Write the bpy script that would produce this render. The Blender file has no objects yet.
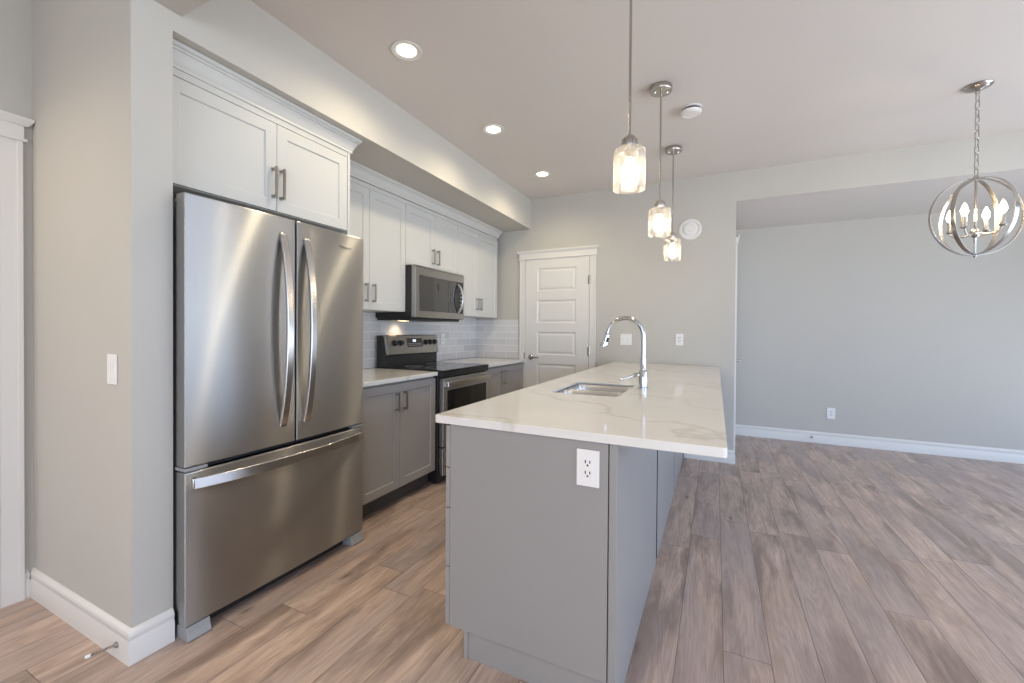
import bpy, bmesh, math, random
from mathutils import Vector, Matrix
random.seed(7)
scene = bpy.context.scene
COL = scene.collection
pi = math.pi

# ------------------------------------------------------------------ camera
F_PX, YAW, PITCH, ROLL, Y0, CAM_H = 420.2426, 0.4518, -0.0095, 0.0069, 334.4944, 1.2441
cam_data = bpy.data.cameras.new('camera')
cam = bpy.data.objects.new('camera', cam_data)
COL.objects.link(cam)
cam_data.sensor_fit = 'HORIZONTAL'
cam_data.sensor_width = 36.0
cam_data.lens = F_PX / 1024 * 36
cam_data.shift_y = -(341.5 - Y0) / 1024
cam_data.clip_start = 0.02
fwd = Vector((-math.sin(YAW) * math.cos(PITCH), math.cos(YAW) * math.cos(PITCH), math.sin(PITCH)))
r0 = Vector((math.cos(YAW), math.sin(YAW), 0))
u0 = r0.cross(fwd)
rt = r0 * math.cos(ROLL) + u0 * math.sin(ROLL)
up = u0 * math.cos(ROLL) - r0 * math.sin(ROLL)
M = Matrix((rt, up, -fwd)).transposed().to_4x4()
M.translation = (0, 0, CAM_H)
cam.matrix_world = M
scene.camera = cam

# ------------------------------------------------------------------ key dimensions
XP, YP, YP2 = -1.943, 0.782, 0.915        # wall stub end plane, its front and back
XH = -2.846                               # hall side wall
XW = -2.678                               # kitchen side wall
YB, YBT = 4.483, 4.62                     # back wall front / rear face
XO = 0.16                                 # edge of the opening
YF = 5.766                                # dining nook end wall
ZC, ZS, ZH, ZA = 2.7545, 2.4205, 2.478, 2.477
XR, YR = 3.7, -3.6                        # window wall, rear wall

# ------------------------------------------------------------------ world, daylight, exposure
scene.view_settings.view_transform = 'Standard'
scene.view_settings.look = 'None'
scene.view_settings.gamma = 1.0
scene.view_settings.use_curve_mapping = False
scene.view_settings.exposure = 0.17
scene.cycles.use_denoising = True
scene.cycles.max_bounces = 10
scene.cycles.diffuse_bounces = 6
scene.cycles.glossy_bounces = 5
scene.cycles.transparent_max_bounces = 12
scene.cycles.caustics_reflective = False
scene.cycles.caustics_refractive = False
scene.cycles.sample_clamp_indirect = 6.0

world = bpy.data.worlds.new('sky')
scene.world = world
world.use_nodes = True
bg = world.node_tree.nodes['Background']
wt = world.node_tree
geo = wt.nodes.new('ShaderNodeTexCoord')
sxyz = wt.nodes.new('ShaderNodeSeparateXYZ')
wt.links.new(geo.outputs['Generated'], sxyz.inputs[0])
grad = wt.nodes.new('ShaderNodeValToRGB')      # sky above; lower half made brighter, added to light the ceilings
grad.color_ramp.elements[0].position = 0.46
grad.color_ramp.elements[0].color = (0.80, 0.90, 1.03, 1)
grad.color_ramp.elements[1].position = 0.52
grad.color_ramp.elements[1].color = (0.49, 0.66, 0.94, 1)
half = wt.nodes.new('ShaderNodeMath')
half.operation = 'MULTIPLY_ADD'
half.inputs[1].default_value = 0.5
half.inputs[2].default_value = 0.5
wt.links.new(sxyz.outputs['Z'], half.inputs[0])
wt.links.new(half.outputs[0], grad.inputs[0])
wt.links.new(grad.outputs[0], bg.inputs['Color'])
bg.inputs['Strength'].default_value = 5.0

WINDOWS = [  # (plane, a0, a1, z0, z1)
    ('X', -1.0, 4.1, 0.05, 2.3),
    ('X', 4.75, 5.6, 0.05, 1.3),  # unseen low window, added to brighten the nook ceiling
    ('Y', -0.8, 3.4, 0.05, 2.4),
]


def lamp(name, kind, loc, energy, color, rot=(0, 0, 0), **kw):
    d = bpy.data.lights.new(name, kind)
    d.energy = energy
    d.color = color
    for k, v in kw.items():
        setattr(d, k, v)
    o = bpy.data.objects.new(name, d)
    o.location = loc
    o.rotation_euler = rot
    COL.objects.link(o)
    return o


for w in WINDOWS:
    ax, a0, a1, z0, z1 = w
    if ax == 'X':
        p = lamp('daylight_portal', 'AREA', (XR + 0.05, (a0 + a1) / 2, (z0 + z1) / 2), 1, (1, 1, 1), (0, pi / 2, 0),
                 shape='RECTANGLE', size=z1 - z0, size_y=a1 - a0)
    else:
        p = lamp('daylight_portal', 'AREA', ((a0 + a1) / 2, YR - 0.05, (z0 + z1) / 2), 1, (1, 1, 1), (pi / 2, 0, 0),
                 shape='RECTANGLE', size=a1 - a0, size_y=z1 - z0)
    p.data.cycles.is_portal = True

WARM = (1.0, 0.81, 0.55)
lamp('hall_ceiling_lamp', 'SPOT', (-2.45, -0.35, ZC - 0.03), 42, WARM, (0, 0, 0), spot_size=2.6, spot_blend=0.6, shadow_soft_size=0.06)
lamp('living_warm_fill', 'SPOT', (1.2, -1.2, ZC - 0.03), 84, WARM, (0, 0, 0), spot_size=2.6, spot_blend=0.6, shadow_soft_size=0.06)  # added unseen lamp without fixture, general warm light
lamp('entry_warm_fill', 'SPOT', (-0.9, -1.4, ZC - 0.03), 84, WARM, (0, 0, 0), spot_size=2.6, spot_blend=0.6, shadow_soft_size=0.06)  # second added unseen lamp for the general warm light


# ------------------------------------------------------------------ node helpers
class NT:
    def __init__(self, m):
        self.t = m.node_tree
        self.n = self.t.nodes
        self.l = self.t.links

    def new(self, typ, **kw):
        nd = self.n.new(typ)
        for k, v in kw.items():
            setattr(nd, k, v)
        return nd

    def put(self, sock, v):
        if isinstance(v, bpy.types.NodeSocket):
            self.l.new(v, sock)
        else:
            sock.default_value = v

    def math(self, op, a, b=None, c=None):
        nd = self.new('ShaderNodeMath', operation=op)
        self.put(nd.inputs[0], a)
        if b is not None:
            self.put(nd.inputs[1], b)
        if c is not None:
            self.put(nd.inputs[2], c)
        return nd.outputs[0]

    def comb(self, x, y, z):
        nd = self.new('ShaderNodeCombineXYZ')
        for i, v in enumerate((x, y, z)):
            self.put(nd.inputs[i], v)
        return nd.outputs[0]

    def sep(self, v):
        nd = self.new('ShaderNodeSeparateXYZ')
        self.put(nd.inputs[0], v)
        return nd.outputs

    def coord(self):
        return self.new('ShaderNodeTexCoord').outputs['Object']

    def noise(self, vec, scale, detail=3.0, rough=0.5, dist=0.0):
        nd = self.new('ShaderNodeTexNoise')
        self.put(nd.inputs['Vector'], vec)
        nd.inputs['Scale'].default_value = scale
        nd.inputs['Detail'].default_value = detail
        nd.inputs['Roughness'].default_value = rough
        nd.inputs['Distortion'].default_value = dist
        return nd.outputs['Fac']

    def white(self, vec):
        nd = self.new('ShaderNodeTexWhiteNoise', noise_dimensions='3D')
        self.put(nd.inputs['Vector'], vec)
        return nd.outputs

    def ramp(self, fac, stops):
        nd = self.new('ShaderNodeValToRGB')
        e = nd.color_ramp.elements
        while len(e) < len(stops):
            e.new(0.5)
        for i, (p, c) in enumerate(stops):
            e[i].position = p
            e[i].color = (c[0], c[1], c[2], 1) if not isinstance(c, float) else (c, c, c, 1)
        self.put(nd.inputs[0], fac)
        return nd.outputs[0]

    def mix(self, fac, a, b, blend='MIX'):
        nd = self.new('ShaderNodeMix', data_type='RGBA', blend_type=blend)
        self.put(nd.inputs[0], fac)
        self.put(nd.inputs[6], a if isinstance(a, bpy.types.NodeSocket) else (a[0], a[1], a[2], 1))
        self.put(nd.inputs[7], b if isinstance(b, bpy.types.NodeSocket) else (b[0], b[1], b[2], 1))
        return nd.outputs[2]

    def bump(self, height, strength, dist=0.002):
        nd = self.new('ShaderNodeBump')
        self.put(nd.inputs['Height'], height)
        nd.inputs['Strength'].default_value = strength
        nd.inputs['Distance'].default_value = dist
        return nd.outputs[0]


def mat(name, color=(0.8, 0.8, 0.8), rough=0.5, metal=0.0, **kw):
    m = bpy.data.materials.new(name)
    m.use_nodes = True
    b = m.node_tree.nodes['Principled BSDF']
    b.inputs['Base Color'].default_value = (*color, 1)
    b.inputs['Roughness'].default_value = rough
    b.inputs['Metallic'].default_value = metal
    for k, v in kw.items():
        b.inputs[k].default_value = v
    return m


def paint(name, color, rough, bump=0.05, scale=180.0, var=0.02):
    m = mat(name, color, rough)
    t = NT(m)
    b = t.n['Principled BSDF']
    c = t.coord()
    n = t.noise(c, scale, 2.0)
    t.put(b.inputs['Normal'], t.bump(n, bump, 0.001))
    v = t.noise(c, 2.5, 3.0)
    lo = tuple(x * (1 - var) for x in color)
    hi = tuple(min(1, x * (1 + var)) for x in color)
    t.put(b.inputs['Base Color'], t.mix(v, lo, hi))
    return m


def steel(name, color, rough, aniso=0.75, tangent=(0, 1, 0), streak=0.0):
    m = mat(name, color, rough, 1.0)
    t = NT(m)
    b = t.n['Principled BSDF']
    x, y, z = t.sep(t.coord())
    n = t.noise(t.comb(t.math('MULTIPLY', x, 3.0), t.math('MULTIPLY', y, 3.0), t.math('MULTIPLY', z, 900.0)), 1.0, 2.0)
    t.put(b.inputs['Base Color'], t.mix(n, tuple(k * 0.95 for k in color), tuple(k * 1.04 for k in color)))
    b.inputs['Anisotropic'].default_value = aniso
    t.put(b.inputs['Tangent'], t.comb(*tangent))
    if streak:   # second, tighter lobe of the brushed grain
        g = t.new('ShaderNodeBsdfAnisotropic')
        g.inputs['Color'].default_value = (*color, 1)
        g.inputs['Roughness'].default_value = 0.30
        g.inputs['Anisotropy'].default_value = -0.86
        t.put(g.inputs['Tangent'], t.comb(*tangent))
        mx = t.new('ShaderNodeMixShader')
        mx.inputs[0].default_value = streak
        t.l.new(b.outputs[0], mx.inputs[1])
        t.l.new(g.outputs[0], mx.inputs[2])
        t.l.new(mx.outputs[0], t.n['Material Output'].inputs[0])
    return m


def emit(name, color, strength):
    m = bpy.data.materials.new(name)
    m.use_nodes = True
    t = NT(m)
    t.n.remove(t.n['Principled BSDF'])
    e = t.new('ShaderNodeEmission')
    e.inputs[0].default_value = (*color, 1)
    e.inputs[1].default_value = strength
    t.l.new(e.outputs[0], t.n['Material Output'].inputs[0])
    return m


def floor_mat():
    m = mat('oak_laminate_planks', rough=0.38)
    t = NT(m)
    b = t.n['Principled BSDF']
    x, y, z = t.sep(t.coord())
    W, LEN = 0.163, 1.28
    xs = t.math('DIVIDE', t.math('SUBTRACT', x, 0.201), W)
    row = t.math('FLOOR', xs)
    fx = t.math('SUBTRACT', xs, row)
    off = t.white(t.comb(row, 3.7, 1.3))[0]
    ys = t.math('ADD', t.math('DIVIDE', y, LEN), t.math('MULTIPLY', off, 7.0))
    idx = t.math('FLOOR', ys)
    fy = t.math('SUBTRACT', ys, idx)
    rnd = t.white(t.comb(row, idx, 0.5))
    r1 = rnd[0]
    shift = t.math('MULTIPLY', r1, 37.0)
    gx = t.math('ADD', x, shift)
    low = t.noise(t.comb(t.math('MULTIPLY', gx, 7.5), t.math('MULTIPLY', y, 0.85), shift), 1.0, 2.0, 0.45)
    cath = t.math('MULTIPLY', t.math('ADD', t.math('SINE', t.math('MULTIPLY', low, 120.0)), 1.0), 0.5)
    grain = t.noise(t.comb(t.math('MULTIPLY', gx, 20.0), t.math('MULTIPLY', y, 2.2), shift), 1.0, 6.0, 0.65, 0.5)
    fine = t.noise(t.comb(t.math('MULTIPLY', gx, 190.0), t.math('MULTIPLY', y, 6.0), shift), 1.0, 4.0, 0.65)
    blotch = t.noise(t.comb(t.math('MULTIPLY', gx, 7.0), t.math('MULTIPLY', y, 1.5), shift), 1.0, 4.0, 0.6, 0.3)
    hue = t.noise(t.comb(t.math('MULTIPLY', gx, 4.0), t.math('MULTIPLY', y, 1.1), t.math('ADD', shift, 9.0)), 1.0, 2.0)
    vo = t.new('ShaderNodeTexVoronoi', feature='F1')
    wob = t.math('MULTIPLY', t.math('SUBTRACT', low, 0.5), 0.5)
    t.put(vo.inputs['Vector'], t.comb(t.math('ADD', t.math('MULTIPLY', gx, 5.2), wob), t.math('ADD', t.math('MULTIPLY', y, 1.5), wob), shift))
    vo.inputs['Scale'].default_value = 1.0
    kd = vo.outputs['Distance']
    kring = t.math('MULTIPLY', t.math('ADD', t.math('SINE', t.math('MULTIPLY', kd, 75.0)), 1.0), 0.5)
    near = t.ramp(kd, [(0.10, 1.0), (0.36, 0.0)])
    cath = t.mix(near, cath, kring)
    base = t.ramp(grain, [(0.22, (0.235, 0.168, 0.135)), (0.46, (0.385, 0.292, 0.240)), (0.60, (0.470, 0.368, 0.305)), (0.80, (0.60, 0.49, 0.41))])
    c = t.mix(t.ramp(blotch, [(0.47, 0.0), (0.62, 0.72)]), base, (0.150, 0.112, 0.096))
    c = t.mix(t.ramp(hue, [(0.42, 0.0), (0.62, 0.65)]), c, (0.335, 0.278, 0.262))
    c = t.mix(t.math('MULTIPLY', t.ramp(cath, [(0.35, 0.0), (0.95, 1.0)]), 0.17), c, (0.15, 0.11, 0.09))
    c = t.mix(t.ramp(kd, [(0.025, 0.75), (0.085, 0.0)]), c, (0.10, 0.068, 0.05))
    c = t.mix(t.ramp(fine, [(0.44, 0.0), (0.74, 0.42)]), c, (0.17, 0.125, 0.10))
    tone = t.ramp(r1, [(0.0, (1.04, 1.04, 1.05)), (0.5, (1.1, 1.09, 1.08)), (1.0, (1.15, 1.13, 1.11))])
    c = t.mix(1.0, c, tone, 'MULTIPLY')
    c = t.mix(1.0, c, (1.20, 1.18, 1.18), 'MULTIPLY')
    # seams
    ex = t.math('MINIMUM', fx, t.math('SUBTRACT', 1.0, fx))
    ey = t.math('MULTIPLY', t.math('MINIMUM', fy, t.math('SUBTRACT', 1.0, fy)), LEN / W)
    e = t.math('MINIMUM', ex, ey)
    seam = t.ramp(e, [(0.004, 1.0), (0.016, 0.0)])
    c = t.mix(t.math('MULTIPLY', seam, 0.6), c, (0.05, 0.036, 0.03))
    t.put(b.inputs['Base Color'], c)
    t.put(b.inputs['Roughness'], t.math('ADD', 0.24, t.math('MULTIPLY', grain, 0.16)))
    h = t.math('SUBTRACT', t.math('MULTIPLY', fine, 0.3), seam)
    t.put(b.inputs['Normal'], t.bump(h, 0.25, 0.0012))
    return m


def quartz_mat():
    m = mat('white_veined_quartz', rough=0.10)
    t = NT(m)
    b = t.n['Principled BSDF']
    co = t.coord()
    x, y, z = t.sep(co)
    w1 = t.noise(co, 1.6, 4.0, 0.55)
    w2 = t.noise(co, 6.0, 4.0, 0.6)
    s = t.math('ADD', t.math('MULTIPLY', y, 1.0), t.math('MULTIPLY', x, 0.42))
    s = t.math('ADD', s, t.math('MULTIPLY', w1, 1.25))
    s = t.math('ADD', s, t.math('MULTIPLY', w2, 0.10))
    f = t.math('ABSOLUTE', t.math('SUBTRACT', t.math('FRACT', t.math('MULTIPLY', s, 1.55)), 0.5))
    vein = t.ramp(f, [(0.0, 1.0), (0.018, 0.55), (0.06, 0.0)])
    amp = t.ramp(t.noise(co, 1.1, 2.0), [(0.36, 0.0), (0.58, 1.0)])
    s2 = t.math('ADD', t.math('MULTIPLY', y, 0.7), t.math('MULTIPLY', x, -0.55))
    s2 = t.math('ADD', s2, t.math('MULTIPLY', t.noise(co, 2.3, 4.0), 0.9))
    f2 = t.math('ABSOLUTE', t.math('SUBTRACT', t.math('FRACT', t.math('MULTIPLY', s2, 1.1)), 0.5))
    vein2 = t.ramp(f2, [(0.0, 0.5), (0.012, 0.2), (0.03, 0.0)])
    v = t.math('MAXIMUM', t.math('MULTIPLY', vein, amp), t.math('MULTIPLY', vein2, t.math('SUBTRACT', 1.0, amp)))
    cloud = t.noise(co, 4.0, 3.0)
    base = t.mix(cloud, (0.70, 0.685, 0.645), (0.77, 0.755, 0.72))
    t.put(b.inputs['Base Color'], t.mix(t.math('MULTIPLY', v, 0.42), base, (0.42, 0.37, 0.31)))
    return m


def tile_mat(name, axis):
    m = mat(name, rough=0.16)
    t = NT(m)
    b = t.n['Principled BSDF']
    x, y, z = t.sep(t.coord())
    vec = t.comb(y if axis == 'X' else x, t.math('SUBTRACT', z, 0.915), 0.0)
    br = t.new('ShaderNodeTexBrick', offset=0.5)
    t.put(br.inputs['Vector'], vec)
    br.inputs['Scale'].default_value = 1.0
    br.inputs['Brick Width'].default_value = 0.30
    br.inputs['Row Height'].default_value = 0.0775
    br.inputs['Mortar Size'].default_value = 0.0022
    br.inputs['Mortar Smooth'].default_value = 0.3
    br.inputs['Bias'].default_value = 0.0
    br.inputs['Color1'].default_value = (0.60, 0.582, 0.57, 1)
    br.inputs['Color2'].default_value = (0.72, 0.705, 0.695, 1)
    br.inputs['Mortar'].default_value = (0.90, 0.89, 0.87, 1)
    t.put(b.inputs['Base Color'], br.outputs['Color'])
    t.put(b.inputs['Roughness'], t.math('ADD', 0.14, t.math('MULTIPLY', br.outputs['Fac'], 0.6)))
    t.put(b.inputs['Normal'], t.bump(t.math('SUBTRACT', 1.0, br.outputs['Fac']), 0.5, 0.0015))
    return m


def thin_glass(name, tint=(1, 1, 1), seeds=True):
    m = bpy.data.materials.new(name)
    m.use_nodes = True
    t = NT(m)
    t.n.remove(t.n['Principled BSDF'])
    tr = t.new('ShaderNodeBsdfTransparent')
    gl = t.new('ShaderNodeBsdfGlossy')
    gl.inputs['Roughness'].default_value = 0.06
    mx = t.new('ShaderNodeMixShader')
    lw = t.new('ShaderNodeLayerWeight')
    lw.inputs['Blend'].default_value = 0.32
    tr.inputs[0].default_value = (*tint, 1)
    fac = t.math('ADD', t.math('MULTIPLY', lw.outputs['Fresnel'], 0.75), 0.03)
    if seeds:
        vo = t.new('ShaderNodeTexVoronoi', feature='DISTANCE_TO_EDGE')
        t.put(vo.inputs['Vector'], t.coord())
        vo.inputs['Scale'].default_value = 105.0
        crack = t.ramp(vo.outputs['Distance'], [(0.0, 1.0), (0.16, 0.0)])
        nz = t.noise(t.coord(), 60.0, 2.0)
        t.put(gl.inputs['Normal'], t.bump(t.math('ADD', crack, nz), 0.8, 0.003))
        t.put(tr.inputs[0], t.mix(t.math('MULTIPLY', crack, 0.55), tint, (0.86, 0.85, 0.83)))
        fac = t.math('ADD', fac, t.math('MULTIPLY', crack, 0.16))
    t.put(mx.inputs[0], fac)
    if seeds:   # the crazed surface scatters some of the bulb's light
        tl = t.new('ShaderNodeBsdfTranslucent')
        tl.inputs[0].default_value = (0.95, 0.93, 0.90, 1)
        m2 = t.new('ShaderNodeMixShader')
        t.put(m2.inputs[0], t.math('ADD', 0.006, t.math('MULTIPLY', crack, 0.06)))
        t.l.new(tr.outputs[0], m2.inputs[1])
        t.l.new(tl.outputs[0], m2.inputs[2])
        t.l.new(m2.outputs[0], mx.inputs[1])
    else:
        t.l.new(tr.outputs[0], mx.inputs[1])
    t.l.new(gl.outputs[0], mx.inputs[2])
    t.l.new(mx.outputs[0], t.n['Material Output'].inputs[0])
    return m


WALL = paint('greige_wall_paint', (0.517, 0.495, 0.450), 0.75)
CEIL = paint('ceiling_paint', (0.66, 0.62, 0.585), 0.85, 0.10, 90.0)
SOFF = WALL
TRIM = paint('white_trim_paint', (0.72, 0.70, 0.665), 0.38, 0.01)
CABW = paint('white_cabinet_paint', (0.565, 0.56, 0.535), 0.42, 0.01)
CABG = paint('grey_cabinet_paint', (0.36, 0.343, 0.325), 0.42, 0.01)
ISLE = paint('grey_island_paint', (0.30, 0.29, 0.28), 0.36, 0.01)
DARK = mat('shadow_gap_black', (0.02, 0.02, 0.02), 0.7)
FLOOR = floor_mat()
QUARTZ = quartz_mat()
TILE_L = tile_mat('grey_subway_tile_side', 'X')
TILE_B = tile_mat('grey_subway_tile_end', 'Y')
STEEL = steel('brushed_stainless', (0.49, 0.485, 0.475), 0.36, 1.0, (0, 0, 1), 0.30)
STEELH = steel('brushed_stainless_handle', (0.68, 0.67, 0.66), 0.22, 0.4, (0, 0, 1))
SINKM = steel('sink_stainless', (0.60, 0.59, 0.57), 0.28, 0.3)
NICKEL = mat('satin_nickel', (0.50, 0.47, 0.43), 0.24, 1.0)
PULL = mat('brushed_nickel_pull', (0.38, 0.36, 0.33), 0.30, 1.0)
CHROME = mat('polished_chrome', (0.66, 0.67, 0.68), 0.07, 1.0)
FRIDGEG = mat('grey_appliance_enamel', (0.26, 0.265, 0.27), 0.45)
PLASG = mat('light_grey_plastic', (0.30, 0.305, 0.31), 0.45)
KICK = paint('shaded_toe_kick', (0.085, 0.078, 0.072), 0.6, 0.01)  # colour darkened to stand for the shade under the base cabinets
BLACKG = mat('black_glass', (0.012, 0.012, 0.013), 0.05, 0.0)
BLACKP = mat('black_plastic', (0.018, 0.018, 0.018), 0.35)
MWGLASS = mat('microwave_window_glass', (0.03, 0.03, 0.03), 0.04, 0.0, **{'Specular IOR Level': 1.0})
PLATE = mat('white_plastic_plate', (0.80, 0.79, 0.77), 0.35)
SLOT = mat('dark_slot', (0.03, 0.03, 0.03), 0.6)
RUBBER = mat('white_rubber_tip', (0.75, 0.75, 0.73), 0.6)
GLASS = thin_glass('textured_clear_glass')
BULB = emit('lit_warm_bulb', (1.0, 0.80, 0.55), 45.0)
FLAME = emit('lit_candle_bulb', (1.0, 0.78, 0.52), 60.0)
LENS = emit('lit_downlight_lens', (1.0, 0.90, 0.70), 9.0)
DISP = emit('lit_range_clock', (0.75, 0.85, 1.0), 1.5)
LOGO = mat('grey_lettering', (0.12, 0.12, 0.12), 0.4, 0.3)
ICON = mat('pale_grey_print', (0.45, 0.45, 0.45), 0.5)


# ------------------------------------------------------------------ mesh helpers
class MB:
    def __init__(self):
        self.bm = bmesh.new()

    def face(self, pts):
        return self.bm.faces.new([self.bm.verts.new(p) for p in pts])

    def box(self, x0, x1, y0, y1, z0, z1):
        x0, x1 = sorted((x0, x1))
        y0, y1 = sorted((y0, y1))
        z0, z1 = sorted((z0, z1))
        v = [self.bm.verts.new(p) for p in ((x0, y0, z0), (x1, y0, z0), (x1, y1, z0), (x0, y1, z0),
                                            (x0, y0, z1), (x1, y0, z1), (x1, y1, z1), (x0, y1, z1))]
        for f in ((0, 3, 2, 1), (4, 5, 6, 7), (0, 1, 5, 4), (1, 2, 6, 5), (2, 3, 7, 6), (3, 0, 4, 7)):
            self.bm.faces.new([v[i] for i in f])
        return self

    def rings(self, rings, closed=True, cap=True, loop=False):
        vs = [[self.bm.verts.new(p) for p in r] for r in rings]
        n = len(vs[0])
        pairs = list(zip(vs, vs[1:])) + ([(vs[-1], vs[0])] if loop else [])
        for a, b in pairs:
            for i in range(n if closed else n - 1):
                j = (i + 1) % n
                self.bm.faces.new((a[i], a[j], b[j], b[i]))
        if cap and not loop:
            if n > 2:
                self.bm.faces.new(vs[0][::-1])
                self.bm.faces.new(vs[-1])
        return self

    def tube(self, pts, r, seg=12, loop=False, cap=True):
        pts = [Vector(p) for p in pts]
        n = len(pts)
        rad = r if isinstance(r, (list, tuple)) else [r] * n
        nrm = None
        rs = []
        for i, p in enumerate(pts):
            if loop:
                d = (pts[(i + 1) % n] - pts[i - 1]).normalized()
            else:
                d = (pts[min(i + 1, n - 1)] - pts[max(i - 1, 0)]).normalized()
            if nrm is None:
                nrm = d.orthogonal().normalized()
            nrm = (nrm - d * nrm.dot(d)).normalized()
            bn = d.cross(nrm)
            rs.append([p + (nrm * math.cos(2 * pi * k / seg) + bn * math.sin(2 * pi * k / seg)) * rad[i] for k in range(seg)])
        return self.rings(rs, loop=loop, cap=cap)

    def sweep(self, pts, wdir, w, t, loop=False):
        """flat bar: width w along wdir, thickness t across"""
        pts = [Vector(p) for p in pts]
        n = len(pts)
        rs = []
        for i, p in enumerate(pts):
            if loop:
                d = (pts[(i + 1) % n] - pts[i - 1]).normalized()
            else:
                d = (pts[min(i + 1, n - 1)] - pts[max(i - 1, 0)]).normalized()
            wd = Vector(wdir)
            wd = (wd - d * wd.dot(d)).normalized()
            td = d.cross(wd)
            rs.append([p + wd * (a * w / 2) + td * (b * t / 2) for a, b in ((-1, -1), (1, -1), (1, 1), (-1, 1))])
        return self.rings(rs, loop=loop)

    def lathe(self, prof, c, axis='Z', seg=32, cap=True):
        """prof: list of (radius, distance along the axis)"""
        c = Vector(c)
        ax = {'X': Vector((1, 0, 0)), 'Y': Vector((0, 1, 0)), 'Z': Vector((0, 0, 1))}[axis] if isinstance(axis, str) else Vector(axis).normalized()
        a = ax.orthogonal().normalized()
        b = ax.cross(a)
        rs = [[c + ax * h + (a * math.cos(2 * pi * k / seg) + b * math.sin(2 * pi * k / seg)) * max(r, 1e-5) for k in range(seg)] for r, h in prof]
        return self.rings(rs, cap=cap)

    def prism(self, poly, f0, f1):
        """poly: 2D points, f0/f1: maps of a 2D point to the two end faces"""
        return self.rings([[f0(*p) for p in poly], [f1(*p) for p in poly]])

    def slab(self, fr, u0, u1, v0, v1, th, panels, depth=0.008, ch=0.004, field=None):
        """door slab: front face at n=0 going back to n=-th, with sunk panels. fr(u,v,n)->xyz"""
        us = sorted({u0, u1} | {p[0] for p in panels} | {p[1] for p in panels})
        vs = sorted({v0, v1} | {p[2] for p in panels} | {p[3] for p in panels})
        for a, b in zip(us, us[1:]):
            for c, d in zip(vs, vs[1:]):
                pm = [p for p in panels if p[0] <= a + 1e-6 and p[1] >= b - 1e-6 and p[2] <= c + 1e-6 and p[3] >= d - 1e-6]
                if not pm:
                    self.face([fr(a, c, 0), fr(b, c, 0), fr(b, d, 0), fr(a, d, 0)])

        def ringq(o, i):
            (a, b, c, d, n), (a2, b2, c2, d2, n2) = o, i
            O = [fr(a, c, n), fr(b, c, n), fr(b, d, n), fr(a, d, n)]
            I = [fr(a2, c2, n2), fr(b2, c2, n2), fr(b2, d2, n2), fr(a2, d2, n2)]
            for k in range(4):
                j = (k + 1) % 4
                self.face([O[k], O[j], I[j], I[k]])
            return I
        for p in panels:
            o = (*p, 0.0)
            i = (p[0] + ch, p[1] - ch, p[2] + ch, p[3] - ch, -depth)
            I = ringq(o, i)
            if field:
                g, rise, ch2 = field
                o2 = (i[0] + g, i[1] - g, i[2] + g, i[3] - g, -depth)
                ringq(i, o2)
                i2 = (o2[0] + ch2, o2[1] - ch2, o2[2] + ch2, o2[3] - ch2, -depth + rise)
                I = ringq(o2, i2)
            self.face(I)
        B = [(u0, v0), (u1, v0), (u1, v1), (u0, v1)]
        for k in range(4):
            j = (k + 1) % 4
            self.face([fr(*B[k], 0), fr(*B[k], -th), fr(*B[j], -th), fr(*B[j], 0)])
        self.face([fr(*p, -th) for p in B[::-1]])
        bmesh.ops.remove_doubles(self.bm, verts=self.bm.verts[:], dist=1e-6)
        return self

    def build(self, name, material, parent=None, bevel=0.0, smooth=None, segs=2):
        bm = self.bm
        root = parent
        while root is not None and root.parent is not None:
            root = root.parent
        if root is not None:
            bmesh.ops.translate(bm, verts=bm.verts[:], vec=-Vector(root.location))
        bmesh.ops.recalc_face_normals(bm, faces=bm.faces[:])
        me = bpy.data.meshes.new(name)
        bm.to_mesh(me)
        bm.free()
        me.materials.append(material)
        o = bpy.data.objects.new(name, me)
        COL.objects.link(o)
        if parent is not None:
            o.parent = parent
        if smooth is not None:
            for p in me.polygons:
                p.use_smooth = True
            me.set_sharp_from_angle(angle=math.radians(smooth))
        if bevel:
            b = o.modifiers.new('edge', 'BEVEL')
            b.width = bevel
            b.segments = segs
            b.limit_method = 'ANGLE'
            b.angle_limit = math.radians(40)
        return o


def box(name, x0, x1, y0, y1, z0, z1, m, parent=None, bevel=0.0):
    return MB().box(x0, x1, y0, y1, z0, z1).build(name, m, parent, bevel)


def tag(o, label=None, cat=None, group=None, kind=None):
    if label:
        o['label'] = label
    if cat:
        o['category'] = cat
    if group:
        o['group'] = group
    if kind:
        o['kind'] = kind
    return o


def empty(name, loc, label=None, cat=None, group=None, kind=None):
    o = bpy.data.objects.new(name, None)
    o.empty_display_size = 0.1
    o.location = loc
    COL.objects.link(o)
    return tag(o, label, cat, group, kind)


def copy_tree(o, parent=None):
    c = o.copy()
    COL.objects.link(c)
    if parent is not None:
        c.parent = parent
    for ch in list(o.children):
        copy_tree(ch, c)
    return c


def struct(o, label=None, cat=None):
    o['kind'] = 'structure'
    if label:
        o['label'] = label
    if cat:
        o['category'] = cat
    return o


def room(name, boxes, m, label):
    mb = MB()
    for b in boxes:
        mb.box(*b)
    return struct(mb.build(name, m), label, name.split('_')[0])


def profile_run(mb, path, prof, side=1):
    """extrude (offset, z) profile along a 2D polyline with mitred corners; side = which side the offset goes"""
    n = len(path)
    nr = []
    for i in range(n - 1):
        d = (Vector(path[i + 1]) - Vector(path[i])).normalized()
        nr.append(Vector((-d.y, d.x)) * side)
    rs = []
    for i, p in enumerate(path):
        if i == 0:
            mv = nr[0]
        elif i == n - 1:
            mv = nr[-1]
        else:
            s = nr[i - 1] + nr[i]
            mv = s / (s.dot(nr[i]))
        rs.append([(p[0] + mv.x * o, p[1] + mv.y * o, z) for o, z in prof])
    return mb.rings(rs)


def fx(x):   # front facing +X
    return lambda u, v, n: (x + n, u, v)


def fyn(y):  # front facing -Y
    return lambda u, v, n: (u, y - n, v)


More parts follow.
